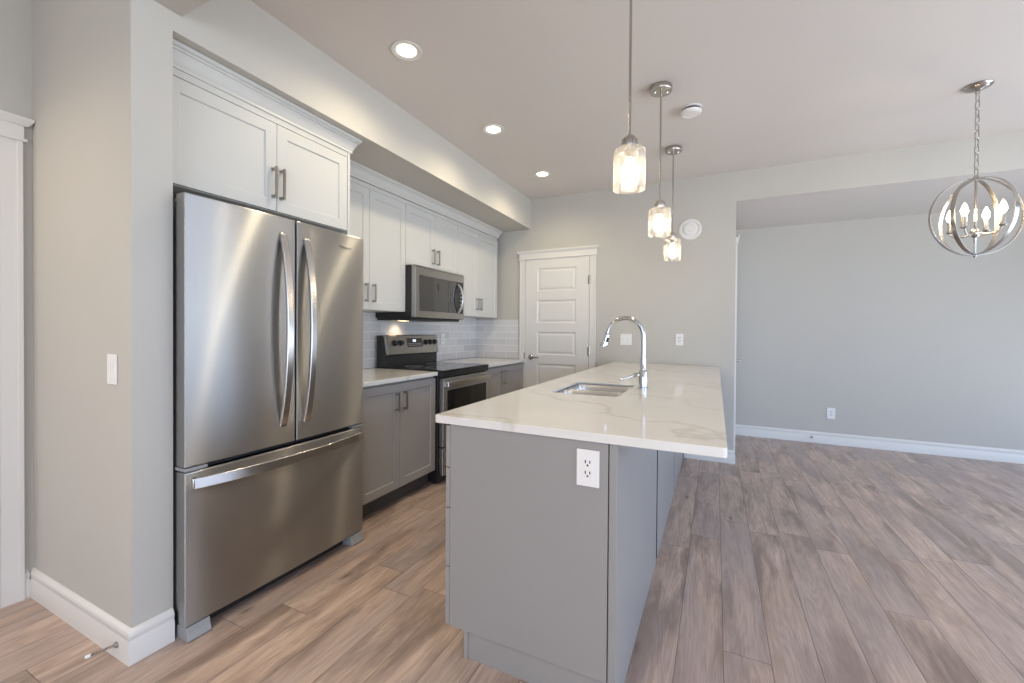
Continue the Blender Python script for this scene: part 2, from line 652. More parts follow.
def fxn(x):  # front facing -X
    return lambda u, v, n: (x - n, u, v)


# ------------------------------------------------------------------ room shell
T = 0.12
room('floor', [(XH - T, XR + T, YR - T, YF + T, -0.1, 0)], FLOOR, 'brown and grey wood laminate plank floor')
room('ceiling', [(XH - T, XR + T, YR - T, YBT, ZC, ZC + 0.1)], CEIL, 'pale painted ceiling over the kitchen')
room('ceiling_dining', [(XO - T, XR + T, YBT, YF + T, ZA, ZA + 0.1), (XO + 0.001, XR, YB + 0.002, YBT, ZA, ZH - 0.0001)], CEIL, 'lower pale ceiling beyond the wide opening')
room('wall_hall', [(XH - T, XH, YR - T, YP, 0, ZC)], WALL, 'greige hall wall holding the white door')
room('wall_stub', [(XH - T, XP, YP, YP2, 0, ZC)], WALL, 'greige wall stub beside the refrigerator')
room('wall_kitchen', [(XW - T, XW, YP2, YBT, 0, ZC)], WALL, 'greige wall behind the kitchen cabinets')
room('wall_back', [(XW, XO, YB, YBT, 0, ZC)], WALL, 'greige end wall with the white panel door')
room('header_beam', [(XO, XR, YB, YBT, ZH, ZC)], WALL, 'greige header over the wide opening')
room('wall_nook', [(XO - T, XO, YBT, YF + T, 0, ZA)], WALL, 'wall inside the opening, seen edge on')
room('wall_far', [(XO, XR + T, YF, YF + T, 0, ZA)], WALL, 'plain grey wall beyond the opening')
room('soffit_beam', [(XW, XP, YP2, YB, ZS, ZC)], SOFF, 'greige soffit above the white cabinets')
room('bulkhead_beam', [(XP, XR, YP, YP2 + 0.03, 2.494, ZC)], WALL, 'drop beam by the wall stub')


def wall_with_window(name, ax, wins, lo, hi, ztop):
    mb = MB()
    wins = sorted(wins)
    cur = lo

    def seg(a, b, z0, z1):
        if ax == 'X':
            mb.box(XR, XR + T, a, b, z0, z1)
        else:
            mb.box(a, b, YR - T, YR, z0, z1)
    for a0, a1, z0, z1 in wins:
        seg(cur, a0, 0, ztop)
        seg(a0, a1, 0, z0)
        seg(a0, a1, z1, ztop)
        cur = a1
    seg(cur, hi, 0, ztop)
    return struct(mb.build(name, WALL), 'greige wall with daylight windows', 'wall')


wall_with_window('wall_window_side', 'X', [w[1:] for w in WINDOWS if w[0] == 'X'], YR - T, YF, ZC)
wall_with_window('wall_rear', 'Y', [w[1:] for w in WINDOWS if w[0] == 'Y'], XH, XR, ZC)

k = 0
for ax, a0, a1, z0, z1 in WINDOWS:
    k += 1
    mb = MB()
    cuts = [a0, (a0 + a1) / 2, a1] if a1 - a0 > 1 else [a0, a1]

    def bar(a, b, c, d):
        if ax == 'X':
            mb.box(XR + 0.03, XR + 0.09, a, b, c, d)
        else:
            mb.box(a, b, YR - 0.09, YR - 0.03, c, d)
    for c in cuts:
        bar(max(a0, c - 0.03), min(a1, c + 0.03), z0, z1)
    bar(a0, a1, z0, z0 + 0.05)
    bar(a0, a1, z1 - 0.05, z1)
    struct(mb.build('window_%d' % k, TRIM), 'unseen white framed daylight window', 'window')

# backsplash
struct(box('wall_tile_side', XW, XW + 0.009, 1.94, YB, 0.915, 1.392, TILE_L), 'pale grey subway tile behind the range', 'tile')
struct(box('wall_tile_end', XW + 0.009, -2.085, YB - 0.009, YB, 0.915, 1.372, TILE_B), 'pale grey subway tile beside the panel door', 'tile')

# baseboards
BB = [(0, 0), (0.016, 0), (0.016, 0.078), (0.0125, 0.084), (0.0125, 0.094), (0.0155, 0.100), (0.0135, 0.112), (0.006, 0.124), (0, 0.127)]
mb = MB()
profile_run(mb, [(XH + 0.001, YP), (XP, YP), (XP, YP2 - 0.002)], BB, -1)
struct(mb.build('baseboard_stub', TRIM, None, 0, 40), 'white baseboard wrapping the wall stub', 'baseboard')
mb = MB()
profile_run(mb, [(XH, YP - 0.017), (XH, YP - 0.033)], BB, 1)
struct(mb.build('baseboard_hall', TRIM, None, 0, 40), 'short white baseboard by the hall door', 'baseboard')
mb = MB()
profile_run(mb, [(-0.27, YB), (XO, YB), (XO, YBT - 0.03)], BB, -1)
struct(mb.build('baseboard_back', TRIM, None, 0, 40), 'white baseboard at the end of the island', 'baseboard')
mb = MB()
profile_run(mb, [(XO + 0.002, YF), (XR, YF)], BB, -1)
struct(mb.build('baseboard_far', TRIM, None, 0, 40), 'long white baseboard below the far wall', 'baseboard')

# ------------------------------------------------------------------ pantry door
DX0, DX1, DZ = -2.0, -1.237, 2.068
d1 = empty('door_1', (DX0, YB, 0), 'white five panel door with lever on the end wall', 'door', kind='structure')
pn = []
for i in range(5):
    zt = 1.955 - 0.362 * i
    pn.append((DX0 + 0.15, DX1 - 0.15, zt - 0.262, zt))
MB().slab(fyn(YB - 0.004), DX0 + 0.004, DX1 - 0.004, 0.012, DZ - 0.004, 0.0035, pn, 0.0, 0.0).bm.free()
mb = MB().slab(fyn(YB - 0.016), DX0 + 0.004, DX1 - 0.004, 0.012, DZ - 0.004, 0.0155, pn, 0.009, 0.012, (0.012, 0.006, 0.014))
mb.build('door_panel', TRIM, d1)
hz = 0.94
h = MB().lathe([(0.031, 0), (0.031, 0.006), (0.024, 0.011), (0.011, 0.012), (0.011, 0.045), (0.0, 0.046)], (DX0 + 0.075, YB - 0.016, hz), (0, -1, 0), 24)
h.tube([(DX0 + 0.075, YB - 0.058, hz), (DX0 + 0.10, YB - 0.062, hz), (DX0 + 0.14, YB - 0.062, hz - 0.002), (DX0 + 0.185, YB - 0.060, hz - 0.004)], [0.011, 0.010, 0.009, 0.007], 12)
o = h.build('door_handle', NICKEL, d1, 0, 40)
o['label'] = 'satin nickel lever'
box('strike_plate', DX0 - 0.012, DX0 - 0.003, YB - 0.019, YB - 0.016, hz - 0.05, hz + 0.05, BLACKP, d1)
for z in (1.80, 1.02, 0.25):
    hb = MB().lathe([(0.007, 0), (0.007, 0.095)], (DX1 + 0.002, YB - 0.022, z - 0.047), 'Z', 12)
    hb.box(DX1 - 0.02, DX1 + 0.002, YB - 0.0185, YB - 0.016, z - 0.045, z + 0.045)
    hb.build('hinge', NICKEL, d1, 0, 40)


def casing_faceY(name, x0, x1, ztop, y, label, w=0.07, zbot=0.0):
    mb = MB()
    for a, b, s in ((x0 - w, x0, 1), (x1, x1 + w, -1)):
        mb.box(a, b, y - 0.018, y, zbot, ztop)
        if s == 1:
            mb.box(a, a + 0.016, y - 0.024, y - 0.018, zbot, ztop)
        else:
            mb.box(b - 0.016, b, y - 0.024, y - 0.018, zbot, ztop)
    mb.box(x0 - w - 0.006, x1 + w + 0.006, y - 0.022, y, ztop, ztop + 0.065)
    mb.box(x0 - w - 0.012, x1 + w + 0.012, y - 0.030, y, ztop - 0.004, ztop + 0.010)
    pr = [(0, 0), (0.026, 0), (0.034, 0.012), (0.040, 0.024), (0.040, 0.034), (0, 0.034)]
    rs = []
    for x, s in ((x0 - w - 0.006, -1), (x1 + w + 0.006, 1)):
        rs.append([(x + s * (o - 0.012), y - o, ztop + 0.062 + z) for o, z in pr])
    mb.rings(rs)
    return struct(mb.build(name, TRIM, None, 0.002), label, 'door casing')


casing_faceY('trim_1', DX0, DX1, DZ, YB, 'white casing with crown head around the panel door')

# hall door, cut by the picture edge: casing on the hall wall facing +X
mb = MB()
HY = 0.748
mb.box(XH, XH + 0.018, HY - 0.085, HY, 0, 2.085)
mb.box(XH + 0.018, XH + 0.024, HY - 0.018, HY, 0, 2.085)
mb.box(XH + 0.018, XH + 0.021, HY - 0.085, HY - 0.072, 0, 2.085)
mb.box(XH, XH + 0.018, -0.25, -0.165, 0, 2.085)
mb.box(XH, XH + 0.030, -0.26, HY + 0.012, 2.081, 2.095)
mb.box(XH, XH + 0.022, -0.255, HY + 0.004, 2.095, 2.155)
pr = [(0, 0), (0.026, 0), (0.034, 0.012), (0.042, 0.024), (0.042, 0.036), (0, 0.036)]
mb.rings([[(XH + o, y + s * (o - 0.014), 2.152 + z) for o, z in pr] for y, s in ((-0.255, -1), (HY + 0.004, 1))])
struct(mb.build('trim_2', TRIM, None, 0.002), 'white casing with crown head around the hall door', 'door casing')
d2 = empty('door_2', (XH, 0.2, 0), 'white hall door cut off by the picture edge', 'door', kind='structure')
MB().slab(fx(XH + 0.012), -0.16, HY - 0.087, 0.01, 2.08, 0.0115,
          [(-0.03, HY - 0.21, 1.75 - 0.362 * i - 0.05, 1.75 - 0.362 * i + 0.21) for i in range(5)], 0.006, 0.01).build('door_panel', TRIM, d2)

# door inside the opening, seen edge on
mb = MB()
mb.box(XO, XO + 0.020, YBT + 0.03, YBT + 0.11, 0, 2.10)
mb.box(XO, XO + 0.020, YBT + 0.91, YBT + 0.99, 0, 2.10)
mb.box(XO, XO + 0.026, YBT + 0.02, YBT + 1.0, 2.10, 2.17)
mb.rings([[(XO + o, y + s * (o - 0.014), 2.168 + z) for o, z in pr] for y, s in ((YBT + 0.02, -1), (YBT + 1.0, 1))])
struct(mb.build('trim_3', TRIM, None, 0.002), 'white casing seen edge on inside the opening', 'door casing')
d3 = empty('door_3', (XO, YBT + 0.5, 0), 'white door seen edge on inside the opening', 'door', kind='structure')
MB().slab(fx(XO + 0.012), YBT + 0.112, YBT + 0.908, 0.01, 2.095, 0.0115,
          [(YBT + 0.24, YBT + 0.78, 1.75 - 0.362 * i - 0.05, 1.75 - 0.362 * i + 0.21) for i in range(5)], 0.006, 0.01).build('door_panel', TRIM, d3)
h = MB().lathe([(0.03, 0), (0.03, 0.008), (0.011, 0.012), (0.011, 0.05)], (XO + 0.012, YBT + 0.18, 0.955), 'X', 20)
h.tube([(XO + 0.058, YBT + 0.18, 0.955), (XO + 0.062, YBT + 0.22, 0.955), (XO + 0.06, YBT + 0.29, 0.953)], [0.011, 0.009, 0.007], 12)
h.build('door_handle', NICKEL, d3, 0, 40)


# ------------------------------------------------------------------ cabinetry
def pull(parent, x, y, z0, z1, material=PULL, vertical=True):
    """square bar pull on a front facing +X"""
    mb = MB()
    w = 0.0055
    if vertical:
        mb.box(x + 0.024, x + 0.035, y - w, y + w, z0, z1)
        for z in (z0 + 0.010, z1 - 0.010):
            mb.box(x, x + 0.026, y - w, y + w, z - 0.006, z + 0.006)
            mb.box(x, x + 0.004, y - 0.008, y + 0.008, z - 0.009, z + 0.009)
    o = mb.build('handle', material, parent, 0.0015)
    o['label'] = 'brushed nickel bar pull'
    return o


def pair(root, x, y0, y1, z0, z1, ym, m, pz, hp=0.036, rail=0.057):
    """two shaker doors with pulls by the meeting stile"""
    for s, a, b in ((0, y0 + 0.0015, ym - 0.0015), (1, ym + 0.0015, y1 - 0.0015)):
        d = MB().slab(fx(x), a, b, z0, z1, 0.02, [(a + rail, b - rail, z0 + rail, z1 - rail)], 0.008, 0.003).build('door', m, root, 0.0012, None, 1)
        pull(d, x, (b - hp) if s == 0 else (a + hp), *pz)


# cabinet above the refrigerator
CX = -2.035
r = empty('overhead_cabinet', (XW + 0.3, 1.4, 1.846), 'white two door cabinet directly above the stainless refrigerator', 'cabinet')
y0c, y1c = 0.925, 1.878
box('carcass', XW + 0.003, CX - 0.0215, YP2 + 0.004, y1c, 1.846, 2.395, CABW, r)
pair(r, CX, y0c, y1c - 0.004, 1.848, 2.292, 1.4175, CABW, (1.908, 2.066), 0.020)
box('top_rail', CX - 0.021, CX - 0.004, y0c, y1c, 2.298, 2.36, CABW, r, 0.001)
box('side_panel', XW + 0.003, CX, y1c, y1c + 0.019, 0.0, 2.36, CABW, r, 0.001)
CR = [(0, 0), (0.012, 0), (0.012, 0.014), (0.016, 0.018), (0.022, 0.036), (0.034, 0.056), (0.036, 0.060), (0.042, 0.062), (0.042, 0.070), (0.052, 0.074), (0.052, 0.090), (0, 0.090)]
mb = MB()
profile_run(mb, [(CX - 0.008, YP2 + 0.004), (CX - 0.008, y1c + 0.020), (XW + 0.30, y1c + 0.020)], [(a, 2.328 + b) for a, b in CR], -1)
mb.build('crown_moulding', CABW, r, 0, 30)

# wall-hung cabinets
UX = -2.335
Z0U, Z1U = 1.393, 2.292


def upper(y0, y1, ym, z0, label, pz):
    r = empty('upper_cabinet', (XW + 0.17, (y0 + y1) / 2, z0), label, 'cabinet', 'white upper cabinets along the tiled wall')
    box('carcass', XW + 0.010, UX - 0.0215, y0, y1, z0, 2.328, CABW, r)
    pair(r, UX, y0, y1, z0 + 0.002, Z1U, ym, CABW, pz)
    box('top_rail', UX - 0.021, UX - 0.004, y0, y1, Z1U + 0.004, 2.328, CABW, r, 0.001)
    return r


Y_U = [1.955, 2.768, 3.548, 4.405]
upper(Y_U[0], Y_U[1], 2.361, Z0U, 'white upper cabinet between the refrigerator and the microwave', (1.449, 1.588))
upper(Y_U[1] + 0.001, Y_U[2], 3.172, 1.79, 'short white upper cabinet directly above the microwave', (1.84, 1.978))
upper(Y_U[2] + 0.001, Y_U[3], 3.96, Z0U, 'white upper cabinet between the microwave and the end wall', (1.462, 1.590))
mb = MB()
profile_run(mb, [(UX - 0.006, 1.96), (UX - 0.006, Y_U[3] + 0.001), (XW + 0.005, Y_U[3] + 0.001)], [(a, 2.330 + b) for a, b in CR], -1)
tag(mb.build('crown_moulding', CABW, None, 0, 30), 'long white crown moulding running above the upper cabinets and microwave', 'moulding')

# base cabinets
BX = -2.016


def base(y0, y1, ym, label, pz):
    r = empty('base_cabinet', (XW + 0.3, (y0 + y1) / 2, 0), label, 'cabinet', 'grey base cabinets beside the range')
    box('carcass', XW + 0.003, BX - 0.0215, y0, y1, 0.11, 0.8795, CABG, r)
    pair(r, BX, y0, y1, 0.122, 0.862, ym, CABG, pz, 0.040)
    box('toe_kick', XW + 0.003, BX - 0.07, y0, y1, 0.0, 0.11, KICK, r)
    return r


YR0, YR1 = 2.762, 3.524     # range bay
base(1.955, YR0 - 0.004, 2.338, 'grey two door base cabinet between the refrigerator and the range', (0.672, 0.806))
base(YR1 + 0.004, 4.474, 3.925, 'grey two door base cabinet between the range and the panel door', (0.676, 0.824))
XC = -1.993
tag(box('countertop', XW + 0.003, XC, 1.950, YR0 - 0.003, 0.880, 0.910, QUARTZ, None, 0.003),
    'white quartz countertop slab between the refrigerator and the range', 'countertop', 'countertops beside the range')
tag(box('countertop', XW + 0.003, XC, YR1 + 0.003, YB - 0.003, 0.880, 0.910, QUARTZ, None, 0.003),
    'white quartz countertop slab between the range and the panel door', 'countertop', 'countertops beside the range')

# ------------------------------------------------------------------ refrigerator
FX = -1.862
fr = empty('refrigerator', (-2.2, 1.38, 0), 'stainless steel french door refrigerator with bottom freezer drawer', 'refrigerator')
Y0F, Y1F, YM = 0.921, 1.848, 1.3985
box('body', -2.60, -1.945, 0.932, 1.840, 0.035, 1.752, FRIDGEG, fr, 0.004)


def fridge_slab(name, y0, y1, z0, z1, xb=-1.935):
    """gently crowned stainless front with returned sides"""
    def bulge(y):
        t = (y - Y0F) / (Y1F - Y0F) * 2 - 1
        return FX - 0.010 + 0.010 * (1 - t * t)
    n = 14
    rs = []
    for i in range(n + 1):
        y = y0 + (y1 - y0) * i / n
        x = bulge(y)
        e = 0.004
        rs.append([(xb, y, z0), (x - e, y, z0), (x, y, z0 + e), (x, y, z1 - e), (x - e, y, z1), (xb, y, z1)])
    mb = MB().rings(rs)
    return mb.build(name, STEEL, fr, 0.003, 35, 2)


dl = fridge_slab('door', Y0F, YM - 0.0048, 0.692, 1.778)
dr = fridge_slab('door', YM + 0.0048, Y1F, 0.692, 1.778)
dw = fridge_slab('freezer_drawer', Y0F, Y1F, 0.060, 0.672)
box('gasket', -1.948, -1.90, Y0F + 0.006, Y1F - 0.006, 0.668, 0.696, DARK, fr)
box('gasket', -1.934, -1.880, YM - 0.0045, YM + 0.0045, 0.70, 1.770, DARK, fr)
for yy in (Y0F, Y1F - 0.085):
    box('hinge_bracket', -1.945, -1.872, yy + 0.001, yy + 0.083, 0.675, 0.689, PLASG, fr, 0.002)
for d in (dl, dr):
    s = -1 if d is dl else 1
    yt, yb = (1.318, 1.336) if s < 0 else (1.449, 1.462)
    yt = yb = (yt + yb) / 2
    pts = []
    for i in range(25):
        q = i / 24
        z = 1.690 + (0.788 - 1.690) * q
        b = 1 - (2 * q - 1) ** 2
        pts.append((FX + 0.004 + 0.052 * b ** 0.85, yt, z))
    hb = MB().sweep(pts, (0, 1, 0), 0.034, 0.016)
    for q in (0.0, 1.0):
        z = 1.690 + (0.788 - 1.690) * q
        hb.box(FX - 0.004, FX + 0.010, yt - 0.017, yt + 0.017, z - 0.010, z + 0.010)
    hb.build('handle', STEELH, d, 0.003, 35)
pts = []
for i in range(25):
    q = i / 24
    y = 0.944 + (1.836 - 0.944) * q
    b = 1 - (2 * q - 1) ** 2
    pts.append((FX - 0.004 + 0.060 * b ** 0.85, y, 0.625))
hb = MB().sweep(pts, (0, 0, 1), 0.044, 0.016)
for y in (0.952, 1.828):
    hb.box(FX - 0.012, FX + 0.006, y - 0.010, y + 0.010, 0.603, 0.647)
hb.build('handle', STEELH, dw, 0.003, 35)
for y0 in (0.925, 1.755):
    mb = MB()
    prof = [(-1.945, 0.0), (-1.862, 0.0), (-1.855, 0.008), (-1.866, 0.034), (-1.870, 0.056), (-1.945, 0.056)]
    mb.rings([[(x, y0, z) for x, z in prof], [(x, y0 + 0.088, z) for x, z in prof]])
    mb.build('foot', PLASG, fr, 0.004)
box('base_grille', -1.93, -1.915, 1.02, 1.735, 0.012, 0.056, BLACKP, fr)
for y0 in (0.930, 1.770):
    mb = MB()
    prof = [(-1.975, 1.752), (-1.90, 1.752), (-1.90, 1.781), (-1.935, 1.781), (-1.950, 1.768), (-1.975, 1.764)]
    mb.rings([[(x, y0, z) for x, z in prof], [(x, y0 + 0.055, z) for x, z in prof]])
    mb.build('hinge_cover', PLASG, fr, 0.003)


def text_mesh(s, size):
    c = bpy.data.curves.new('lettering', 'FONT')
    c.body = s
    c.size = size
    c.align_x = 'CENTER'
    c.extrude = 0.0004
    o = bpy.data.objects.new('lettering', c)
    COL.objects.link(o)
    dg = bpy.context.evaluated_depsgraph_get()
    dg.update()
    me = bpy.data.meshes.new_from_object(o.evaluated_get(dg))
    bpy.data.objects.remove(o)
    return me


def text_facing_x(name, s, size, x, y, z, m, parent):
    me = text_mesh(s, size)
    root = parent
    while root.parent is not None:
        root = root.parent
    me.transform(Matrix(((0, 0, 1, x), (1, 0, 0, y), (0, 1, 0, z), (0, 0, 0, 1))))
    me.transform(Matrix.Translation(-Vector(root.location)))
    me.materials.clear()
    me.materials.append(m)
    o = bpy.data.objects.new(name, me)
    COL.objects.link(o)
    o.parent = parent
    return o


text_facing_x('lettering', 'Whirlpool', 0.021, -1.8655, 1.705, 1.694, LOGO, dr)

# ------------------------------------------------------------------ range
rg = empty('range', (-2.3, (YR0 + YR1) / 2, 0), 'stainless electric range with black glass cooktop and raised control panel', 'range')
a, b = YR0 + 0.002, YR1 - 0.002
box('body', XW + 0.03, -1.995, a, b, 0.02, 0.900, BLACKP, rg, 0.003)
box('cooktop', XW + 0.03, -1.952, a - 0.001, b + 0.001, 0.9005, 0.921, BLACKG, rg, 0.006)
box('vent_trim', -1.994, -1.958, a + 0.002, b - 0.002, 0.862, 0.900, BLACKP, rg, 0.003)
od = box('oven_door', -1.994, -1.952, a + 0.012, b - 0.006, 0.305, 0.855, STEEL, rg, 0.004)
box('oven_window', -1.953, -1.9505, a + 0.068, b - 0.055, 0.36, 0.755, BLACKG, od, 0.001)
pts = [(-1.955, a + 0.03, 0.805), (-1.915, a + 0.034, 0.808), (-1.908, a + 0.06, 0.81), (-1.908, b - 0.06, 0.81), (-1.915, b - 0.03, 0.808), (-1.955, b - 0.026, 0.805)]
MB().sweep(pts, (0, 0, 1), 0.044, 0.014).build('handle', STEELH, od, 0.004)
sd = box('storage_drawer', -1.994, -1.955, a + 0.012, b - 0.006, 0.072, 0.296, STEEL, rg, 0.004)
for yy in (a + 0.05, b - 0.05):
    MB().lathe([(0.018, 0), (0.018, 0.015), (0.010, 0.022)], (-2.05, yy, 0), 'Z', 16).build('foot', BLACKP, rg, 0, 40)
# raised back panel with sloped stainless control face
prof = [(-2.640, 0.921), (-2.560, 0.921), (-2.560, 1.015), (-2.545, 1.020), (-2.570, 1.180), (-2.585, 1.192), (-2.640, 1.192)]
bgd = MB().rings([[(x, a, z) for x, z in prof], [(x, b, z) for x, z in prof]]).build('backguard', BLACKP, rg, 0.003)
prof = [(-2.570, 1.024), (-2.535, 1.022), (-2.532, 1.030), (-2.560, 1.186), (-2.566, 1.194), (-2.600, 1.197), (-2.600, 1.180)]
cp = MB().rings([[(x, a + 0.006, z) for x, z in prof], [(x, b - 0.006, z) for x, z in prof]]).build('control_panel', STEEL, rg, 0.004)


def onface(u):      # point on the control face at height u
    return -2.532 + (u - 1.030) / (1.186 - 1.030) * (-2.560 + 2.532)


nrm = Vector((1.186 - 1.030, 0, 0.028)).normalized()
for y in (a + 0.115, a + 0.195, b - 0.205, b - 0.135, b - 0.065):
    kb = MB().lathe([(0.027, 0), (0.027, 0.004), (0.022, 0.006), (0.020, 0.026), (0.017, 0.030), (0.0, 0.031)], (onface(1.125), y, 1.125), nrm, 24)
    kb.build('knob', BLACKP, cp, 0, 40)
xa, xb_ = onface(1.085) + 0.002, onface(1.165) + 0.002
dp = MB()
dp.rings([[(xa - 0.004, y, 1.085), (xa, y, 1.085), (xb_, y, 1.165), (xb_ - 0.004, y, 1.165)] for y in (a + 0.285, b - 0.285 + 0.03)])
dsp = dp.build('display', BLACKG, rg, 0.001)
mb = MB()
yc = (a + b) / 2 + 0.01
xq = onface(1.142) + 0.003
for i, y in enumerate((yc - 0.022, yc - 0.006, yc + 0.010)):
    mb.rings([[(onface(1.132) + 0.0025, yy, 1.132), (onface(1.132) + 0.0032, yy, 1.132), (onface(1.154) + 0.0032, yy, 1.154), (onface(1.154) + 0.0025, yy, 1.154)] for yy in (y, y + 0.011)])
mb.build('clock', DISP, dsp)
for zz in (1.097, 1.112):
    for i in range(8):
        y = a + 0.30 + i * 0.024
        if y > b - 0.275:
            continue
        MB().rings([[(onface(zz) + 0.0022, yy, zz), (onface(zz) + 0.0028, yy, zz), (onface(zz + .007) + 0.0028, yy, zz + .007), (onface(zz + .007) + 0.0022, yy, zz + .007)] for yy in (y, y + 0.014)]).build('touch_key', ICON, dsp)
for (x, y, rr) in ((-2.14, a + 0.20, 0.105), (-2.14, b - 0.20, 0.09), (-2.40, a + 0.20, 0.075), (-2.40, b - 0.20, 0.105)):
    n = 40
    MB().tube([(x + rr * math.cos(2 * pi * i / n), y + rr * math.sin(2 * pi * i / n), 0.9212) for i in range(n)], 0.0009, 4, loop=True).build('burner_ring', ICON, rg)

# ------------------------------------------------------------------ microwave
mw = empty('microwave', (-2.45, (YR0 + YR1) / 2, 1.335), 'stainless over the range microwave under the short white cabinet', 'microwave')
ma, mb_ = YR0 + 0.009, YR1 - 0.002
MX = -2.236
box('body', XW + 0.012, MX - 0.041, ma, mb_, 1.345, 1.786, BLACKP, mw, 0.002)
box('underside_vent', XW + 0.02, MX - 0.05, ma + 0.01, mb_ - 0.01, 1.325, 1.345, BLACKP, mw, 0.004)
md = box('door', MX - 0.040, MX, ma, mb_, 1.348, 1.770, STEEL, mw, 0.005)
box('top_vent_strip', MX - 0.040, MX - 0.006, ma, mb_, 1.772, 1.786, STEEL, mw, 0.001)
box('window', MX - 0.001, MX + 0.0025, ma + 0.055, mb_ - 0.022, 1.405, 1.705, MWGLASS, md, 0.002)
cs = box('control_strip', MX + 0.0024, MX + 0.004, mb_ - 0.135, mb_ - 0.024, 1.408, 1.702, BLACKG, mw, 0.001)
for i in range(6):
    z = 1.45 + i * 0.036
    box('touch_key', MX + 0.004, MX + 0.0044, mb_ - 0.072, mb_ - 0.035, z, z + 0.010, ICON, cs)
pts = []
for i in range(21):
    q = i / 20
    bz = 1 - (2 * q - 1) ** 2
    pts.append((MX + 0.004 + 0.050 * bz ** 0.8, mb_ - 0.115 + 0.012 * bz, 1.685 - 0.275 * q))
MB().sweep(pts, (0, 1, 0), 0.026, 0.012).build('handle', STEELH, md, 0.003, 35)
lens = box('task_light', -2.60, -2.54, ma + 0.21, ma + 0.29, 1.3235, 1.3255, emit('lit_task_lens', (1.0, 0.75, 0.45), 6.0), mw)
lamp('cooktop_task_lamp', 'SPOT', (-2.57, ma + 0.25, 1.318), 2.6, (1.0, 0.74, 0.46), (0, 0.45, 0), spot_size=2.0, spot_blend=1.0, shadow_soft_size=0.03)


# ------------------------------------------------------------------ outlets and switches
def plate(name, o, u, v, label, cat, w=0.072, hgt=0.116, kind='outlet', gangs=1):
    """o: plate centre, u: across direction, n = out of the wall"""
    o = Vector(o)
    u = Vector(u)
    n = Vector(v)
    z = Vector((0, 0, 1))
    r = empty(name, tuple(o), label, cat)

    def bx(mb, cu, cz, w2, h2, d0, d1):
        P = []
        for d in (d0, d1):
            for su, sz in ((-1, -1), (1, -1), (1, 1), (-1, 1)):
                P.append(o + u * (cu + su * w2) + z * (cz + sz * h2) + n * d)
        mb.rings([P[:4], P[4:]])
    mb = MB()
    bx(mb, 0, 0, w / 2, hgt / 2, 0.0005, 0.006)
    mb.build('cover_plate', PLATE, r, 0.002)
    for g in range(gangs):
        gu = (g - (gangs - 1) / 2) * 0.046
        mb = MB()
        bx(mb, gu, 0, 0.0168, 0.0335, 0.006, 0.0075)
        if kind == 'switch':
            bx(mb, gu, 0.016, 0.0150, 0.0145, 0.0075, 0.0105)
        ins = mb.build('rocker' if kind == 'switch' else 'receptacle', PLATE, r, 0.0008)
        if kind == 'outlet':
            mb = MB()
            for cz in (-0.0175, 0.0175):
                bx(mb, gu - 0.0075, cz + 0.004, 0.0019, 0.0052, 0.0074, 0.0079)
                bx(mb, gu + 0.0075, cz + 0.004, 0.0019, 0.0045, 0.0074, 0.0079)
                bx(mb, gu, cz - 0.0075, 0.0030, 0.0030, 0.0074, 0.0079)
            mb.build('slots', SLOT, ins)
    return r


plate('power_outlet', (-0.372, 1.345, 0.796), (1, 0, 0), (0, -1, 0), 'white double outlet set in the grey end of the island', 'outlet', 0.076, 0.120)
plate('power_outlet', (XW + 0.009, 3.775, 1.146), (0, 1, 0), (1, 0, 0), 'small white outlet on the grey tile beside the range', 'outlet')
plate('power_outlet', (1.163, YF, 0.345), (1, 0, 0), (0, -1, 0), 'white outlet low on the plain far wall', 'outlet', 0.076, 0.122)
plate('power_outlet', (-0.325, YB, 1.165), (1, 0, 0), (0, -1, 0), 'white outlet on the end wall between faucet and opening', 'outlet')
plate('light_switch', (-0.847, YB, 1.158), (1, 0, 0), (0, -1, 0), 'white double switch plate seen within the faucet arch', 'switch', 0.118, 0.116, 'switch', 2)
plate('light_switch', (-2.079, YP, 1.085), (1, 0, 0), (0, -1, 0), 'single white switch plate on the wall stub', 'switch', 0.072, 0.116, 'switch')

# ------------------------------------------------------------------ island
isl = empty('island_cabinet', (-0.6, 2.9, 0), 'grey kitchen island base under the long quartz worktop', 'island')
IY = 1.345
IE = 4.462
mb = MB()
mb.box(-0.905, -0.3065, IY + 0.021, 2.09, 0.11, 0.8795)
mb.box(-0.905, -0.3065, 2.67, IE, 0.11, 0.8795)
mb.box(-0.905, -0.3065, 2.09, 2.67, 0.11, 0.62)
mb.box(-0.905, -0.86, 2.09, 2.67, 0.62, 0.8795)
mb.box(-0.33, -0.3065, 2.09, 2.67, 0.62, 0.8795)
mb.build('carcass', CABG, isl)
box('end_panel', -0.9125, -0.3065, IY, IY + 0.020, 0.107, 0.8845, ISLE, isl, 0.001)
mb = MB()
mb.box(-0.832, -0.3065, IY + 0.009, IY + 0.020, 0, 0.107)
mb.box(-0.850, -0.832, IY + 0.004, IY + 0.020, 0, 0.107)
mb.box(-0.850, -0.832, IY + 0.020, IE, 0, 0.107)
mb.build('toe_kick', ISLE, isl, 0.001)
for y0, y1 in ((IY - 0.001, 2.368), (2.422, 3.432), (3.482, 4.395), (4.44, IE)):
    box('side_panel', -0.303, -0.278, y0, y1, 0.001, 0.8845, ISLE, isl, 0.002)
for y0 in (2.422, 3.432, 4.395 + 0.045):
    box('gap_shade_strip', -0.303, -0.280, y0 - 0.006, y0 - 0.0005, 0.001, 0.8845, DARK, isl)  # black strip added in each gap, standing for its shade
box('gap_shade_backing', -0.306, -0.3035, IY + 0.022, IE, 0.002, 0.8845, DARK, isl)  # black sheet behind the panels, standing for shade inside the gaps
